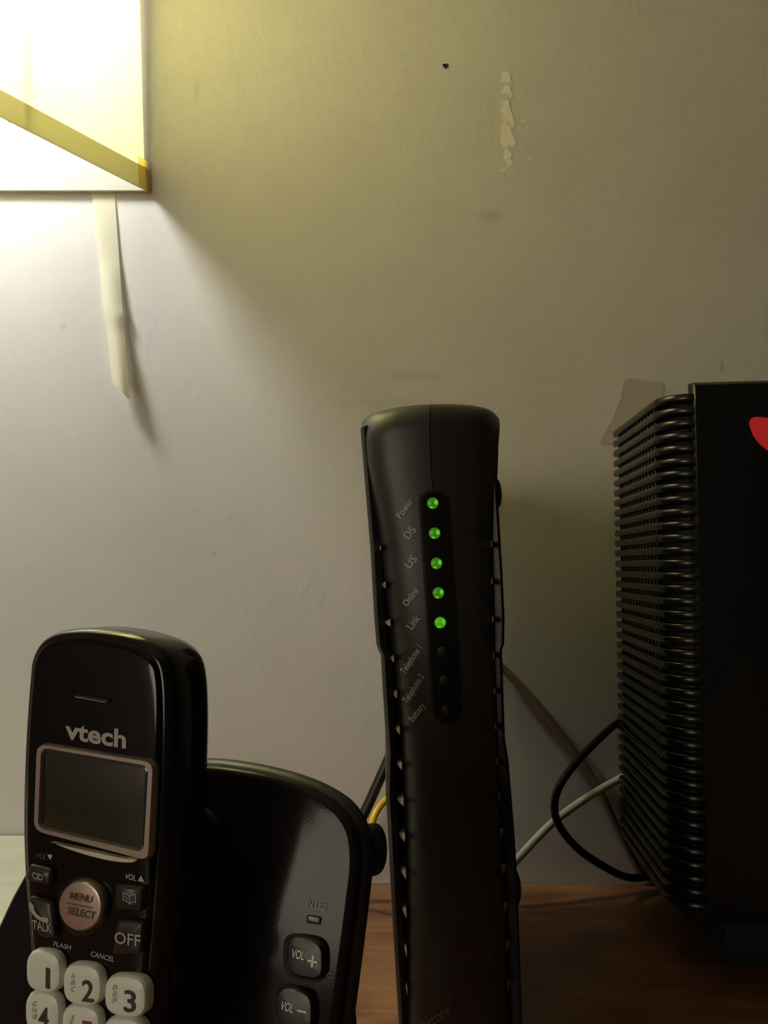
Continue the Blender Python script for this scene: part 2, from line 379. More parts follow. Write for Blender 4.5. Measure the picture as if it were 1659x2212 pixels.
tube('socket', [BC + Vector((0, 0, .045)), BC + Vector((0, 0, .085))], .016, M['brass'], lamp, 16, 2)
for p in (A0, A1, A2):
    tube('spider_arm', [BC + Vector((0, 0, .083)), shade_pt(p, HT - .008, -.004)], .0012, M['brass'], lamp, 8, 2)
# column stands behind the bulb, out of the frame on the left
cb = Vector((ctr.x - .085, ctr.y - .02, top)); 
tube('column', [cb + Vector((0, 0, .012)), Vector((cb.x, cb.y, C0.z + .05)), Vector((cb.x, cb.y, C0.z + .15)), BC + Vector((-.03, 0, .10)), BC + Vector((0, 0, .08))], .004, M['brass'], lamp, 12, 8)
vs, fs = [], []; prof = [(.0001, 0), (.055, 0), (.055, .006), (.045, .012), (.012, .016), (.0001, .016)]
for r, z in prof:
    for i in range(n): t = 2 * math.pi * i / n; vs.append(cb + Vector((r * math.cos(t), r * math.sin(t), z + .0002)))
fs = [(j * n + i, j * n + (i + 1) % n, (j + 1) * n + (i + 1) % n, (j + 1) * n + i) for j in range(len(prof) - 1) for i in range(n)]
mkobj('base', vs, fs, M['ceramic'], lamp)

# ------------------------------------------------------------------ tape on the wall
Lp = [(196, 395), (201, 440), (213, 540), (217, 600), (222, 660), (230, 705), (236, 770), (241, 815), (243, 829)]
Rp = [(246, 395), (249, 440), (256, 540), (260, 600), (264, 660), (268, 700), (273, 770), (278, 825), (281, 860)]
Gp = [.0006, .0007, .0012, .0022, .0035, .0042, .0060, .0076, .0082]
vs, fs = [], []; nc = 9
Ls = smooth_curve([(x, y) for x, y in Lp], 4, False); Rs = smooth_curve([(x, y) for x, y in Rp], 4, False); Gs = [interp(list(enumerate(Gp)), i / 4) for i in range(len(Ls))]
jag = [0, -6, -5, -4, 0, 1, 4, 5, 2]
for i, (l, r_) in enumerate(zip(Ls, Rs)):
    for j in range(nc):
        q = l.lerp(r_, j / (nc - 1)); g = Gs[i]
        g *= 1 + 0.45 * math.sin(j / (nc - 1) * 3.1) * (1 if i > 10 else .3)
        if 16 < i < 23: g += .0009 * math.sin((i - 16) / 7 * 6.28) * (j / 8)
        dy = jag[j] if i == len(Ls) - 1 else 0
        vs.append(at(q.x, q.y + dy, DW - g))
for i in range(len(Ls) - 1):
    for j in range(nc - 1): k = i * nc + j; fs.append((k, k + 1, k + nc + 1, k + nc))
tag(mkobj('tape_strip', vs, fs, M['tape']), 'strip of yellowed clear tape peeling off the wall below the lamp shade', 'tape')
P = smooth_curve([(1352, 819), (1395, 823), (1434, 829), (1430, 860), (1424, 900), (1400, 925), (1350, 950), (1310, 960), (1296, 955), (1322, 905), (1340, 860)], 3)
N = len(P); vs = [at(p.x, p.y, DW - .0004) for p in P] + [at(p.x, p.y, DW - .0001) for p in P]
tag(mkobj('tape_strip', vs, [tuple(range(N)), tuple(range(N, 2 * N))] + [(i, (i + 1) % N, N + (i + 1) % N, N + i) for i in range(N)], M['brown_tape'], smooth=False),
    'brownish patch of old tape stuck flat on the wall behind the slatted black router', 'tape')

# ------------------------------------------------------------------ phone base
PB = Plane(600, 1900, 0.200, 22, 13)
bz = (0.006 - PB.o.z) / PB.v.z
base = thing('phone_base', (PB.o.x - .05, PB.o.y + .0, 0), 'glossy black phone base with volume buttons, holding the cordless handset', 'phone base')
bo = [(-140, 2330), (-62, 2130), (0, 1998), (45, 1907), (120, 1790), (230, 1700), (330, 1657), (440, 1648), (520, 1656), (590, 1670), (650, 1688), (700, 1710), (740, 1738), (766, 1775), (778, 1815), (781, 1870), (774, 1940), (763, 2030), (750, 2130), (736, 2230), (712, 2400), (690, 2620)]
bo = [PB.loc(*p) for p in bo]
bo = [(a, max(b, bz)) for a, b in bo if b > bz - .02]
bo = [tuple(p) for p in smooth_curve([tuple(p) for p in bo], 5)]
bo = [(a, max(b, bz)) for a, b in bo]
slab('shell', PB, bo, [(.016, -.024), (.011, -.018), (.006, -.012), (.0015, -.0075), (-.0008, -.005), (-.0012, -.003), (-.0006, -.0015), (.0006, -.0006)], M['base_side'], base)
slab('face_panel', PB, bo, [(.0008, -.0008), (.0004, .0003), (.0010, .0012), (.0019, .0016), (.0025, .0017)], M['base_face'], base, angle=60)
FH = .0018
def on_base(x, y): a, b = PB.loc(x, y, FH + .0002); return PB.w(a, b, FH + .0002)
o2 = [PB.loc(*p, .0040) for p in squircle(396, 1812, 80, 78, 2.3)]
slab('handset_rest', PB, o2, [(0, .001), (0, .003), (.0008, .0040), (.002, .0044)], M['gloss'], base)
# hinge bump on the right side
PS = [PB.loc(*p) for p in squircle(772, 1842, 30, 60, 2.2)]
slab('side_bump', PB, PS, [(.001, -.012), (0, -.010), (0, -.006), (.0012, -.0045)], M['base_side'], base)
# foot and rear stand
fb = PB.w(0, bz, -.012)
box('foot', (fb.x - .10, fb.y - .01, 0.0002), (fb.x - .035, fb.y + .07, 0.0075), M['base_side'], base, .002)
for (cx, cy, txt, sgn) in ((659, 2070, 'VOL', '+'), (636, 2180, 'VOL', '−')):
    oo = [PB.loc(*p, FH) for p in squircle(cx, cy, 47, 51, 3.4, skew=.17)]
    slab('button_well', PB, oo, [(0, .0015), (0, FH + .0002), (.0005, FH + .0002), (.001, FH - .0001)], M['inner'], base)
    oo = [PB.loc(*p, FH + .002) for p in squircle(cx, cy, 42, 46, 3.2, skew=.17)]
    bt = slab('volume_button', PB, oo, [(0, .001), (0, FH + .0012), (.0007, FH + .0022), (.002, FH + .0024)], M['button'], base)
    fn = lambda x, y: (lambda q: PB.w(q[0], q[1], FH + .0026))(PB.loc(x, y, FH + .0026))
    ox, oy = cx - 659, cy - 2070
    if sgn == '+': lettering('printed_word', 'VOL', (628, 2068), (656, 2074), 19, fn, M['white_print'], bt)
    else: lettering('printed_word', 'VOL', (604, 2180), (632, 2188), 19, fn, M['white_print'], bt)
    c = Vector((675, 2077)) if sgn == '+' else Vector((652, 2185)); e = Vector((1, .22)).normalized(); p = Vector((-.12, 1)).normalized()
    bars = [(e * 11, p * 2.1)] + ([(p * 13, e * 2.1)] if sgn == '+' else [])
    if sgn != '+': bars = [(e * 10.5, p * 2.1)]
    vs, fs = [], []
    for a, b in bars:
        k = len(vs); vs += [fn(*(c - a - b)), fn(*(c + a - b)), fn(*(c + a + b)), fn(*(c - a + b))]; fs.append((k, k + 1, k + 2, k + 3))
    mkobj('printed_sign', vs, fs, M['white_print'], bt, smooth=False)
lettering('printed_word', 'IN USE', (661, 1958), (704, 1967), 13.5, on_base, M['grey_print'], base)
oo = [PB.loc(*p, FH) for p in round_quad([(664, 1976), (694, 1981), (692, 1998), (663, 1993)], 4)]
slab('light_well', PB, oo, [(0, .001), (0, FH + .0003), (.0003, FH + .0003)], M['inner'], base)
oo = [PB.loc(*p, FH) for p in round_quad([(669, 1978), (692, 1983), (690, 1992), (668, 1987)], 3)]
slab('indicator_light', PB, oo, [(0, .001), (0, FH + .0006), (.0003, FH + .0008)], M['grey_print'], base)

# ------------------------------------------------------------------ handset
PH = Plane(200, 1730, 0.180, 22, 3.5)
hz = (0.0115 - PH.o.z) / PH.v.z
hs = thing('cordless_handset', (PH.o.x + .01, PH.o.y + .005, 0.0098), 'black cordless phone handset with silver framed screen, standing in its base', 'phone handset')
ho = [(56, 1470), (62, 1424), (80, 1388), (112, 1366), (160, 1358), (215, 1360), (275, 1370), (322, 1388), (352, 1416), (366, 1465), (370, 1560), (366, 1700), (358, 1850), (348, 1980), (338, 2100), (332, 2212), (328, 2400), (330, 2700), (300, 2890), (200, 2900), (100, 2840), (62, 2700), (57, 2400), (58, 2212), (61, 2120), (55, 2010), (46, 1905), (42, 1800), (43, 1700), (48, 1580)]
hl = [PH.loc(*p) for p in ho]; mb = min(b for a, b in hl)
hl = [(a, b if b > -.06 else -.06 + (b + .06) * (hz + .06) / (mb + .06)) for a, b in hl]
hl = [tuple(p) for p in smooth_curve(hl, 5)]
slab('body', PH, hl, [(.0030, -.0158), (.0012, -.0153), (.0002, -.0134), (-.0004, -.010), (-.0002, -.006), (-.0001, -.0025), (.0004, -.001), (.0012, -.0002), (.0022, 0)], M['gloss'], hs, angle=60)
slab('face_plate', PH, hl, [(.0021, -.001), (.0021, .0002), (.0026, .0006), (.0036, .0008), (.006, .001)], M['plate'], hs, angle=50)
HH = .001
def on_h(h=HH + .00015): return lambda x, y: (lambda q: PH.w(q[0], q[1], h))(PH.loc(x, y, h))
L_ = lambda pts, c=0.0012: [PH.loc(p[0], p[1], c) for p in pts]
slab('earpiece_slot', PH, L_(round_quad([(164, 1499), (238, 1511), (238, 1518), (164, 1506)], 3)), [(0, 0), (0, HH + .0006), (.0003, HH + .0008)], M['inner'], hs)
slab('earpiece_glint', PH, L_(round_quad([(168, 1503), (236, 1515), (236, 1518), (168, 1506)], 1.5)), [(0, 0), (0, HH + .0010), (.0001, HH + .0012)], M['silver'], hs)  # silver bar standing in for the bright glint along the slot
lettering('brand_word', 'vtech', (140, 1594), (272, 1616), 38, on_h(), M['grey_print'], hs, up=(.03, -1), bold=.03)
outer = L_(round_quad([(78, 1603), (335, 1643), (324, 1864), (71, 1797)], 26, 8), .002); inner = L_(round_quad([(93, 1619), (318, 1658), (308, 1836), (86, 1785)], 14, 8), .002)
ring_frame('screen_frame', PH, outer, inner, .0022, M['silver'], hs)
slab('screen', PH, L_(round_quad([(92, 1617), (319, 1656), (309, 1838), (85, 1787)], 14, 8)), [(0, .0004), (0, HH + .0002), (.0004, HH + .0003)], M['lcd'], hs)
cr = smooth_curve([(112, 1818), (160, 1828), (220, 1840), (262, 1850), (296, 1855), (284, 1863), (240, 1859), (190, 1847), (150, 1834)], 4)  # bright highlight under the screen frame, modelled as a cream crescent
slab('frame_highlight', PH, L_([tuple(p) for p in cr], .0016), [(0, .0004), (0, HH + .0008), (.0002, HH + .0010)], M['highlight'], hs)
# small upper keys
def hkey(name, pts, h, m_, rr=9):
    return slab(name, PH, L_(round_quad(pts, rr), HH + h), [(0, .0004), (0, HH + h * .6), (.0003, HH + h), (.0007, HH + h + .0002)], m_, hs)
k1 = hkey('soft_key', [(62, 1866), (112, 1878), (108, 1916), (54, 1902)], .0012, M['button'])
k2 = hkey('soft_key', [(247, 1908), (310, 1916), (306, 1972), (245, 1964)], .0012, M['button'])
k3 = hkey('talk_key', [(60, 1934), (112, 1946), (122, 2028), (84, 2026)], .0012, M['button'], 12)
k4 = hkey('off_key', [(252, 1984), (312, 1990), (306, 2062), (240, 2064)], .0012, M['button'], 14)
kf = on_h(HH + .0016)
lettering('printed_word', 'VOL', (78, 1852), (99, 1857), 11, on_h(), M['disc_print'], hs)
lettering('printed_word', 'VOL', (269, 1898), (293, 1903), 12, on_h(), M['dim_print'], hs)
mkobj('printed_arrow', [on_h()(*p) for p in ((102, 1845), (114, 1847), (108, 1858))], [(0, 1, 2)], M['dim_print'], hs, smooth=False)
mkobj('printed_arrow', [on_h()(*p) for p in ((297, 1903), (312, 1906), (305, 1891))], [(0, 1, 2)], M['dim_print'], hs, smooth=False)
lettering('printed_word', 'CID', (70, 1897), (92, 1903), 14, kf, M['grey_print'], k1, up=(-.05, -1))
rec = smooth_curve([(62, 1953), (66, 1950), (73, 1957), (73, 1964), (78, 1972), (88, 1981), (95, 1981), (104, 1984), (104, 1992), (98, 1993), (85, 1988), (74, 1979), (66, 1968)], 3)
mkobj('receiver_symbol', [kf(p.x, p.y) for p in rec], [tuple(range(len(rec)))], M['grey_print'], k3, smooth=False)
lettering('printed_word', 'TALK', (70, 2006), (112, 2015), 19, kf, M['grey_print'], k3, up=(-.04, -1))
lettering('printed_word', 'OFF', (247, 2037), (303, 2045), 25, kf, M['grey_print'], k4, up=(.03, -1), bold=.01)
lettering('printed_word', 'FLASH', (115, 2043), (152, 2052), 10, on_h(), M['grey_print'], hs)
lettering('printed_word', 'CANCEL', (195, 2065), (246, 2078), 11, on_h(), M['grey_print'], hs)
def stroke_mesh(name, lines, wpx, fn, m_, par):
    vs, fs = [], []
    for l in lines:
        for a, b in zip(l, l[1:]):
            a, b = Vector(a), Vector(b); d = (b - a).normalized(); p = Vector((-d.y, d.x)) * wpx / 2; a = a - d * wpx / 3; b = b + d * wpx / 3
            k = len(vs); vs += [fn(*(a - p)), fn(*(b - p)), fn(*(b + p)), fn(*(a + p))]; fs.append((k, k + 1, k + 2, k + 3))
    return mkobj(name, vs, fs, m_, par, smooth=False)
stroke_mesh('book_symbol', [[(266, 1928), (266, 1944), (273, 1946), (280, 1953), (287, 1948), (293, 1949), (293, 1933), (287, 1931), (280, 1937), (273, 1930), (266, 1928)], [(280, 1937), (280, 1953)], [(270, 1934), (272, 1940), (276, 1943)]], 2.0, kf, M['grey_print'], k2)
# navigation disc
slab('disc_ring', PH, L_(squircle(178, 1957, 56, 66, 2.0)), [(0, .0004), (0, HH + .0002), (.0006, HH + .0005)], M['gloss'], hs)
dsc = slab('menu_disc', PH, L_(squircle(172, 1958, 48, 56, 2.0, 48), HH + .0021), [(0, .0004), (0, HH + .0014), (.0004, HH + .0020), (.0008, HH + .0021)], M['silver_disc'], hs)
df = on_h(HH + .0023)
lettering('printed_word', 'MENU', (149, 1941), (197, 1951), 15, df, M['disc_print'], dsc)
stroke_mesh('printed_line', [[(144, 1951), (198, 1962)]], 1.6, df, M['disc_print'], dsc)
lettering('printed_word', 'SELECT', (144, 1974), (203, 1987), 16, df, M['disc_print'], dsc)
# number keys
nf = on_h(HH + .0024)
keys = [('1', '', (97, 2095), 38, (98, 106), 2134, 44), ('2', 'ABC', (181, 2124), 42, (176, 200), 2163, 46), ('3', 'DEF', (274, 2149), 46, (267, 292), 2185, 46),
        ('4', 'GHI', (95, 2184), 38, (82, 103), 2221, 46), ('5', 'JKL', (178, 2213), 42, (174, 197), 2251, 46), ('6', 'MNO', (270, 2240), 45, (262, 287), 2276, 46)]
for d, abc, (cx, cy), rx, (x0, x1), yb, hh in keys:
    cx -= 4; cy += 4; kk = slab('number_key', PH, L_(squircle(cx, cy, rx, 46, 3.0, skew=.10), HH + .0018), [(0, .0004), (0, HH + .0010), (.0004, HH + .0018), (.0011, HH + .0021), (.002, HH + .0022)], M['key'], hs)
    lettering('printed_digit', d, (x0, yb - 1), (x1, yb + 3), hh, nf, M['red_print'] if d == '5' else M['key_print'], kk, up=(0.02, -1))
    for i, ch in enumerate(abc):
        xx = cx + 4 - rx * .62; yy = cy - 6 + (i - 1) * 14 + 5
        lettering('printed_letter', ch, (xx - 3.5, yy), (xx + 4.5, yy + 2), 11, nf, M['dim_print'], kk)

# ------------------------------------------------------------------ modem
YM = 0.28
def mz(px, py): return at(px, py, YM)
FL = [(905, 781), (990, 786), (1050, 796), (1120, 812), (1200, 824), (1270, 832), (1350, 842), (1440, 851), (1560, 861), (1680, 868), (1790, 873), (1900, 876), (2000, 877), (2212, 880), (2440, 884)]
FR = [(880, 1076), (960, 1077), (1020, 1075), (1150, 1068), (1300, 1070), (1500, 1075), (1700, 1082), (1900, 1092), (2100, 1102), (2440, 1112)]
SL = [(914, 776), (1000, 783), (1180, 798), (1340, 807), (1400, 812), (1414, 817), (1424, 822), (1500, 826), (1640, 835), (1740, 833), (1800, 837), (1920, 843), (2050, 850), (2212, 860), (2440, 872)]
SR = [(912, 1080), (960, 1081), (1090, 1088), (1230, 1097), (1340, 1102), (1398, 1101), (1410, 1096), (1460, 1098), (1610, 1103), (1660, 1111), (1720, 1116), (1830, 1125), (1930, 1131), (2100, 1137), (2212, 1141), (2440, 1148)]
TOP = [(-1, 912), (-.9, 899), (-.75, 890), (-.5, 881), (-.2, 875.5), (0, 874), (.3, 873.5), (.6, 876), (.8, 882), (.92, 890), (1, 904)]
YB = 2425
def front_y(a):      # a in -1..1 across the convex front
    return YM + .0012 * abs(a) + .0045 * a * a + .006 * abs(a) ** 8
modem = thing('cable_modem', (mz(990, 2300).x, 0.36, 0), 'tall black upright modem with column of green lights, between phone and router', 'modem')
RT = 0.010
def modem_front(name, a0, a1):
    vs, fs = [], []; na = 16; rows = [i / 40 for i in range(41)]
    grid = []
    for j in range(na + 1):
        a = a0 + (a1 - a0) * j / na; col = []
        yt = interp(TOP, a)
        for r in rows:
            py = YB + (yt + 52 - YB) * r
            e_ = .002 if (-.02 < a < .001 and py > 1062) else a     # the seam closes below the top of the light window
            px = interp(FL, py) * (1 - e_) / 2 + interp(FR, py) * (1 + e_) / 2
            col.append(at(px, py, front_y(e_)))
        zt = at(900, yt, front_y(a) + .009).z; z0 = col[-1].z; x_ = col[-1].x; y0 = col[-1].y
        for k in range(1, 9):
            t = k / 8 * math.pi / 2
            yt_ = y0 + .009 * (1 - math.cos(t)); x2 = at(interp(FL, yt) * (1 - a) / 2 + interp(FR, yt) * (1 + a) / 2, yt, front_y(a) + .009).x
            col.append(Vector((x_ + (x2 - x_) * math.sin(t), yt_, z0 + (zt - z0) * math.sin(t))))
        e = col[-1]; col.append(Vector((e.x, YM + .17, e.z - .006)))
        grid.append(col)
    # return edges on both sides so that the cover is solid
    for sgn, idx in ((-1, 0), (1, -1)):
        back = [Vector((p.x, min(p.y + .012, YM + .17), p.z - (.0 if i < 41 else .004))) for i, p in enumerate(grid[idx])]
        grid = ([back] + grid) if idx == 0 else (grid + [back])
    nr = len(grid[0])
    for c in grid: vs += c
    for j in range(len(grid) - 1):
        for i in range(nr - 1): k = j * nr + i; fs.append((k, k + 1, k + nr + 1, k + nr))
    return mkobj(name, vs, fs, M['modem'], modem, angle=55)
modem_front('front_cover', -1, -.012)
modem_front('front_cover', .002, 1)
def surf(px, py, lift=0.0003):
    l, r = interp(FL, py), interp(FR, py); a = (2 * px - l - r) / (r - l); return at(px, py, front_y(a) - lift)
def side_shell(name, T, sgn):
    vs, fs = [], []; rows = []
    ys = [T[0][0] - 6, T[0][0] - 2] + [t[0] for t in T[:-1]]
    extra = [T[0][0] + 12 * i for i in range(1, 127)]
    ys = sorted(set(ys + [e for e in extra if e < YB])) + [YB]
    w = .0038
    for yy in ys:
        px = interp(T, yy); p = mz(px, yy)
        ins = .0012 if yy < T[0][0] - 3 else 0
        x0 = p.x - sgn * ins; xin = x0 - sgn * w
        prof = [(xin, YM + .0105), (x0 - sgn * .0014, YM + .0095), (x0 - sgn * .0003, YM + .0108), (x0, YM + .014), (x0 - sgn * .000, YM + .166), (xin, YM + .17)]
        rows.append([Vector((x, y, p.z)) for x, y in prof])
    m = 6
    for r in rows: vs += r
    for i in range(len(rows) - 1):
        for k in range(m): l = (k + 1) % m; fs.append((i * m + k, i * m + l, (i + 1) * m + l, (i + 1) * m + k))
    fs.append(tuple(range(m))); fs.append(tuple((len(rows) - 1) * m + k for k in range(m)))
    return mkobj(name, vs, fs, M['modem_shell'], modem, angle=50)
ls = side_shell('side_shell', SL, -1); rs_ = side_shell('side_shell', SR, 1)
# core
vs, fs = [], []; rows = []
for i in range(60):
    yy = 925 + (YB - 925) * i / 59; l = mz(interp(SL, yy) + 18, yy); r = mz(interp(SR, yy) - 18, yy)
    vs += [Vector((l.x, YM + .0175, l.z)), Vector((r.x, YM + .0175, r.z)), Vector((r.x, YM + .168, r.z)), Vector((l.x, YM + .168, l.z))]
for i in range(59):
    for k in range(4): l = (k + 1) % 4; fs.append((i * 4 + k, i * 4 + l, i * 4 + 4 + l, i * 4 + 4 + k))
fs += [(0, 1, 2, 3), (236, 237, 238, 239)]
mkobj('core', vs, fs, M['inner'], modem, smooth=False)
def rib(px0, px1, py, sgn):
    a = mz(px0, py); b = mz(px1, py); z = a.z; h = .0011
    x0, x1 = a.x, b.x       # x0 at the shell, x1 at the front cover
    vs = [(x0, YM + .013, z), (x1, YM + .0045, z + h), (x1 , YM + .016, z + h), (x0, YM + .016, z + .0003),
          (x0, YM + .013, z - .0004), (x1, YM + .0045, z - h), (x1, YM + .016, z - h), (x0, YM + .016, z - .0006)]
    return mkobj('vent_rib', vs, [(0, 1, 2, 3), (7, 6, 5, 4), (0, 4, 5, 1), (1, 5, 6, 2), (2, 6, 7, 3), (3, 7, 4, 0)], M['modem_rib'], modem, smooth=False)
for py in (1182, 1264, 1348, 1428, 1507, 1586, 1664, 1743, 1822, 1903, 1989, 2075, 2160):
    rib(interp(SL, py) + 20, interp(FL, py) + 1.5, py, -1)
    rib(interp(SR, py - 8) - 20, interp(FR, py - 8) - 1.5, py - 8, 1)
# button bumps on the right flank
def bump(py0, py1, T, out):
    pts = []
    for yy in [py0 + (py1 - py0) * i / 14 for i in range(15)]:
        t = (yy - py0) / (py1 - py0); o_ = out * min(1, (4 * t * (1 - t)) ** .35 if 0 < t < 1 else 0); pts.append((mz(interp(T, yy) + o_, yy)))
    vs, fs = [], []
    for yo, sc in ((.016, .6), (.018, 1), (.032, 1), (.034, .6)):
        for i, p in enumerate(pts):
            b = mz(interp(T, py0 + (py1 - py0) * i / 14), py0); vs.append(Vector((b.x - .0008 + (p.x - b.x + .0008) * sc, YM + yo, p.z)))
    n = 15
    for r in range(3):
        for i in range(n - 1): fs.append((r * n + i, r * n + i + 1, (r + 1) * n + i + 1, (r + 1) * n + i))
    fs += [tuple(range(n)), tuple(range(3 * n, 4 * n))]
    mkobj('side_button', vs, fs, M['modem_shell'], modem)
bump(1020, 1090, SR, 14); bump(1928, 2004, SR, 13)
# light window
def strip(name, c0, c1, wpx, lift, m_, rr=22):
    vs, fs = [], []; n = 44; w = 6
    for i in range(n + 1):
        t = i / n; cx = c0[0] + (c1[0] - c0[0]) * t; cy = c0[1] + (c1[1] - c0[1]) * t
        dl = min(cy - c0[1], c1[1] - cy); k = 1 if dl >= rr else math.sqrt(max(0, 1 - ((rr - dl) / rr) ** 2)) * .6 + .4
        for j in range(w + 1): vs.append(surf(cx + wpx * k * (j / w - .5), cy, lift))
    for i in range(n):
        for j in range(w): k = i * (w + 1) + j; fs.append((k, k + 1, k + w + 2, k + w + 1))
    return mkobj(name, vs, fs, m_, modem)
strip('window_groove_shade', (936, 1058), (968, 1563), 67, .0003, M['inner'], 26)  # dark border, painted shade for the groove around the window
strip('light_window', (937, 1063), (968, 1558), 58, .0006, M['lens'])
leds = [((935, 1087), 1), ((939, 1152), 1), ((943, 1217), 1), ((947, 1281), 1), ((951, 1345), 2), ((956, 1408), 0), ((961, 1470), 0), ((966, 1535), 0)]
def disc(name, c, r, lift, m_, par, dome=.0008, sq=(1, 1)):
    vs, fs = [], []; n = 20
    for k, (rr, dd) in enumerate(((1, 0), (.92, .5), (.6, .85), (.25, 1))):
        for i in range(n):
            t = 2 * math.pi * i / n; vs.append(surf(c[0] + r * rr * sq[0] * math.cos(t), c[1] + r * rr * sq[1] * math.sin(t), lift + dome * dd))
    for k in range(3):
        for i in range(n): j = (i + 1) % n; fs.append((k * n + i, k * n + j, (k + 1) * n + j, (k + 1) * n + i))
    fs.append(tuple(3 * n + i for i in range(n)))
    return mkobj(name, vs, fs, m_, par)
for (c, st) in leds:
    if st == 0: disc('indicator_light', c, 12, .0007, M['led_off'], modem, .0002)['label'] = 'unlit indicator light'
    else:
        d = disc('indicator_light', c, 12.5, .0007, M['led_hot'] if st == 2 else M['led_on'], modem)
        d['label'] = 'lit green indicator light'
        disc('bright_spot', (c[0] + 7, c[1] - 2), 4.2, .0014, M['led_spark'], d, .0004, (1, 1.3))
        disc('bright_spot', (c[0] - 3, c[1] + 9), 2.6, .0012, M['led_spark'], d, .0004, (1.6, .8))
sf = lambda x, y: surf(x, y, .0004)
for s, p0, p1, h in (('Power', (866, 1121), (894, 1083), 15), ('DS', (884, 1166), (900, 1145), 17), ('US', (886, 1229), (903, 1208), 17), ('Online', (880, 1311), (906, 1276), 15),
                     ('Link', (890, 1361), (909, 1336), 16), ('Telephone 1', (875, 1457), (913, 1400), 15), ('Telephone 2', (880, 1521), (917, 1462), 15), ('Battery', (893, 1560), (920, 1524), 15)):
    lettering('printed_word', s, p0, p1, h, sf, M['dim_print'], modem, up=(-.85, -.62))
lettering('brand_word', 'Touchstone', (872, 2262), (976, 2187), 25, sf, M['faint_print'], modem, up=(-.35, -.9))
lettering('brand_word', '®', (968, 2165), (978, 2158), 10, sf, M['disc_print'], modem, up=(-.35, -.9))
box('foot', (mz(885, YB).x, YM + .010, 0.0002), (mz(1120, YB).x, YM + .12, mz(990, YB).z + .001), M['modem_shell'], modem, .001)

# ------------------------------------------------------------------ router
pBK = at(1322, 925, 0.482); XB = pBK.x; ZT = pBK.z
XF = XB - 0.0062; YFR = 0.372; YBK = 0.480; RZ0 = at(1340, 1799, 0.482).z
router = thing('router', (XB + .06, 0.43, 0), 'black router ribbed with horizontal slats and red emblem, at the right edge', 'router')
def router_path(off=0.0, r=.017, end=True):
    """plan outline from the back left corner, along the flank, round the corner to the front panel"""
    P = [(XB + off, YBK), (XB + (XF - XB) * .5 + off, (YBK + YFR + r) / 2), (XF + off, YFR + r)]
    cx, cy = XF + r, YFR + r; rr = r - off
    for i in range(1, 11):
        t = math.pi + i / 10 * math.radians(78); P.append((cx + rr * math.cos(t), cy + rr * math.sin(t)))
    return P
NS = 40; PITCHZ = (ZT - RZ0) / NS; SH = PITCHZ * .66
outp = router_path(0); inp = router_path(.0045)
vs, fs = [], []; n = len(outp)
bevel = .0007
secs = [(inp, 0, 0), (outp, bevel, 0), (outp, 0, bevel), (outp, 0, SH - bevel), (outp, bevel, SH), (inp, 0, SH)]
for P, off, z in secs:
    for i, (x, y) in enumerate(P):
        if off:
            a = Vector(outp[i]); b = Vector(inp[i]); q = a + (b - a).normalized() * off; x, y = q.x, q.y
        vs.append(Vector((x, y, z)))
for s in range(6):
    s2 = (s + 1) % 6
    for i in range(n - 1): fs.append((s * n + i, s * n + i + 1, s2 * n + i + 1, s2 * n + i))
fs += [tuple(s * n for s in range(6)), tuple(s * n + n - 1 for s in range(6))]
root_loc = router.location.copy()
sl0 = mkobj('slat', [v + Vector((0, 0, RZ0)) for v in vs], fs, M['router'], router, angle=50)
for k in range(1, NS):
    c = sl0.copy(); COL.objects.link(c); c.location = (0, 0, k * PITCHZ)
# small webs between the slats (one mesh shared)
pts = []
wv, wf = [], []
for k in range(13):
    t = k / 13; y = YBK - .004 - t * (YBK - YFR - .020); x = XB + (XF - XB) * (YBK - y) / (YBK - YFR - .026) + .0022
    b = len(wv); d = .0022
    for zz in (SH, PITCHZ):
        wv += [Vector((x, y, zz)), Vector((x, y - d, zz)), Vector((x + .0035, y - d, zz)), Vector((x + .0035, y, zz))]
    wf += [(b, b + 1, b + 2, b + 3), (b + 4, b + 5, b + 6, b + 7)] + [(b + i, b + (i + 1) % 4, b + 4 + (i + 1) % 4, b + 4 + i) for i in range(4)]
wb0 = mkobj('spacer_row', [v + Vector((0, 0, RZ0)) for v in wv], wf, M['router'], router, smooth=False)
for k in range(1, NS - 1):
    c = wb0.copy(); COL.objects.link(c); c.location = (0, 0, k * PITCHZ)
# core and front panel
ip = router_path(.0055); XR = XF + 0.17
vs, fs = [], []
ring = ip + [(XR, ip[-1][1] + .004), (XR, YBK)]; n = len(ring)
for z in (RZ0 - .002, ZT - SH * .6): vs += [Vector((x, y, z)) for x, y in ring]
fs = [(i, (i + 1) % n, n + (i + 1) % n, n + i) for i in range(n)] + [tuple(range(n)), tuple(range(n, 2 * n))]
mkobj('core', vs, fs, M['inner'], router, smooth=False)
e = outp[-1]; PFX = e[0] - .0006
vs, fs = [], []; nx = 14; zs = [RZ0 - .004, RZ0 - .001] + [RZ0 + (ZT + .002 - RZ0) * i / 20 for i in range(1, 20)] + [ZT + .0015, ZT + .003]
for j, z in enumerate(zs):
    back = .002 if j in (0, len(zs) - 1) else 0
    row = [(PFX, e[1] + .006), (PFX, e[1] + .0012 + back), (PFX + .0008, e[1] - .0006 + back)]
    for i in range(1, nx + 1):
        t = i / nx; x = PFX + .0008 + t * .125; y = e[1] - .0006 - .006 * math.sin(t * math.pi) + back; row.append((x, y))
    row.append((PFX + .126, e[1] + .006))
    m = len(row); vs += [Vector((x, y, z)) for x, y in row]
for j in range(len(zs) - 1):
    for i in range(m): k = (i + 1) % m; fs.append((j * m + i, j * m + k, (j + 1) * m + k, (j + 1) * m + i))
fs += [tuple(range(m)), tuple((len(zs) - 1) * m + i for i in range(m))]
mkobj('front_panel', vs, fs, M['router_front'], router, angle=50)
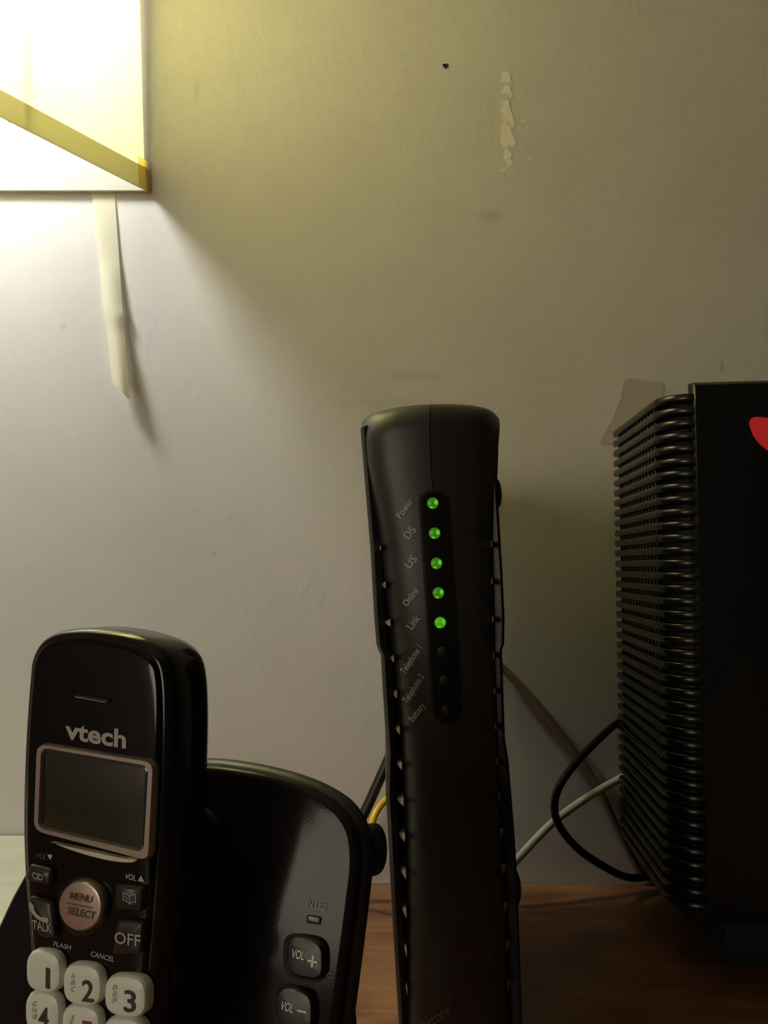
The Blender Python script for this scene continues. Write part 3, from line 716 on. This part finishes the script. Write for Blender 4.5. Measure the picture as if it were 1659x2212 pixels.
def rf(px, py, lift):
    y = e[1]
    for _ in range(4):
        p = at(px, py, y); t = min(1, max(0, (p.x - PFX - .0008) / .125)); y = e[1] - .0006 - .006 * math.sin(t * math.pi) - lift
    return at(px, py, y)
em = smooth_curve([(1619, 918), (1621, 906), (1630, 901), (1645, 901), (1662, 904), (1690, 914), (1716, 934), (1728, 962), (1722, 988), (1704, 996), (1680, 985), (1657, 972), (1640, 958), (1627, 940)], 4)
N = len(em); vs = [rf(p.x, p.y, .0008) for p in em] + [rf(p.x, p.y, -.0008) for p in em]
mkobj('emblem', vs, [tuple(range(N)), tuple(range(N, 2 * N))] + [(i, (i + 1) % N, N + (i + 1) % N, N + i) for i in range(N)], M['red'], router, smooth=False)['label'] = 'red rounded emblem'
box('foot', (XF + .03, YFR + .022, 0.0002), (XF + .15, YBK - .006, RZ0 - .0015), M['inner'], router, .003)

# ------------------------------------------------------------------ cables
def cable(pts, r, m_, label):
    return tag(tube('cable', [at(*p) for p in pts], r, m_, None, 14, 10), label, 'cable')
cable([(1420, 1530, .488), (1345, 1556, .486), (1290, 1600, .470), (1228, 1668, .455), (1200, 1722, .45), (1204, 1775, .45), (1245, 1830, .455), (1305, 1872, .462), (1362, 1896, .474), (1430, 1888, .4828), (1500, 1875, .4828)], .0021, M['cable_black'], 'black cable looping out from behind the router towards the modem')
cable([(990, 1895, .4512), (1035, 1898, .459), (1090, 1880, .460), (1127, 1846, .462), (1165, 1805, .466), (1205, 1768, .470), (1270, 1722, .478), (1338, 1683, .4865), (1400, 1655, .489), (1450, 1640, .489)], .0022, M['cable_white'], 'white cable rising from behind the modem to the router')
cable([(965, 1392, .4512), (985, 1388, .462), (1030, 1404, .484), (1070, 1430, .490), (1105, 1462, .4905), (1160, 1522, .4905), (1230, 1612, .4905), (1290, 1700, .4905), (1338, 1800, .4905), (1372, 1866, .4912), (1388, 1890, .4916), (1420, 1893, .4916)], .0024, M['cable_beige'], 'dim brownish beige cable slanting down the wall between modem and router')
cable([(905, 1712, .462), (868, 1708, .462), (836, 1726, .458), (814, 1752, .452), (803, 1782, .448), (802, 1812, .446), (790, 1860, .448), (760, 1895, .455), (700, 1905, .46)], .0019, M['cable_yellow'], 'yellow cable curving between the phone base and the modem')
cable([(900, 1500, .463), (868, 1575, .463), (834, 1652, .463), (810, 1706, .463), (786, 1758, .463), (764, 1800, .464), (735, 1845, .466), (690, 1885, .470)], .0029, M['cable_black'], 'straight black cable running up from the phone base to the modem')
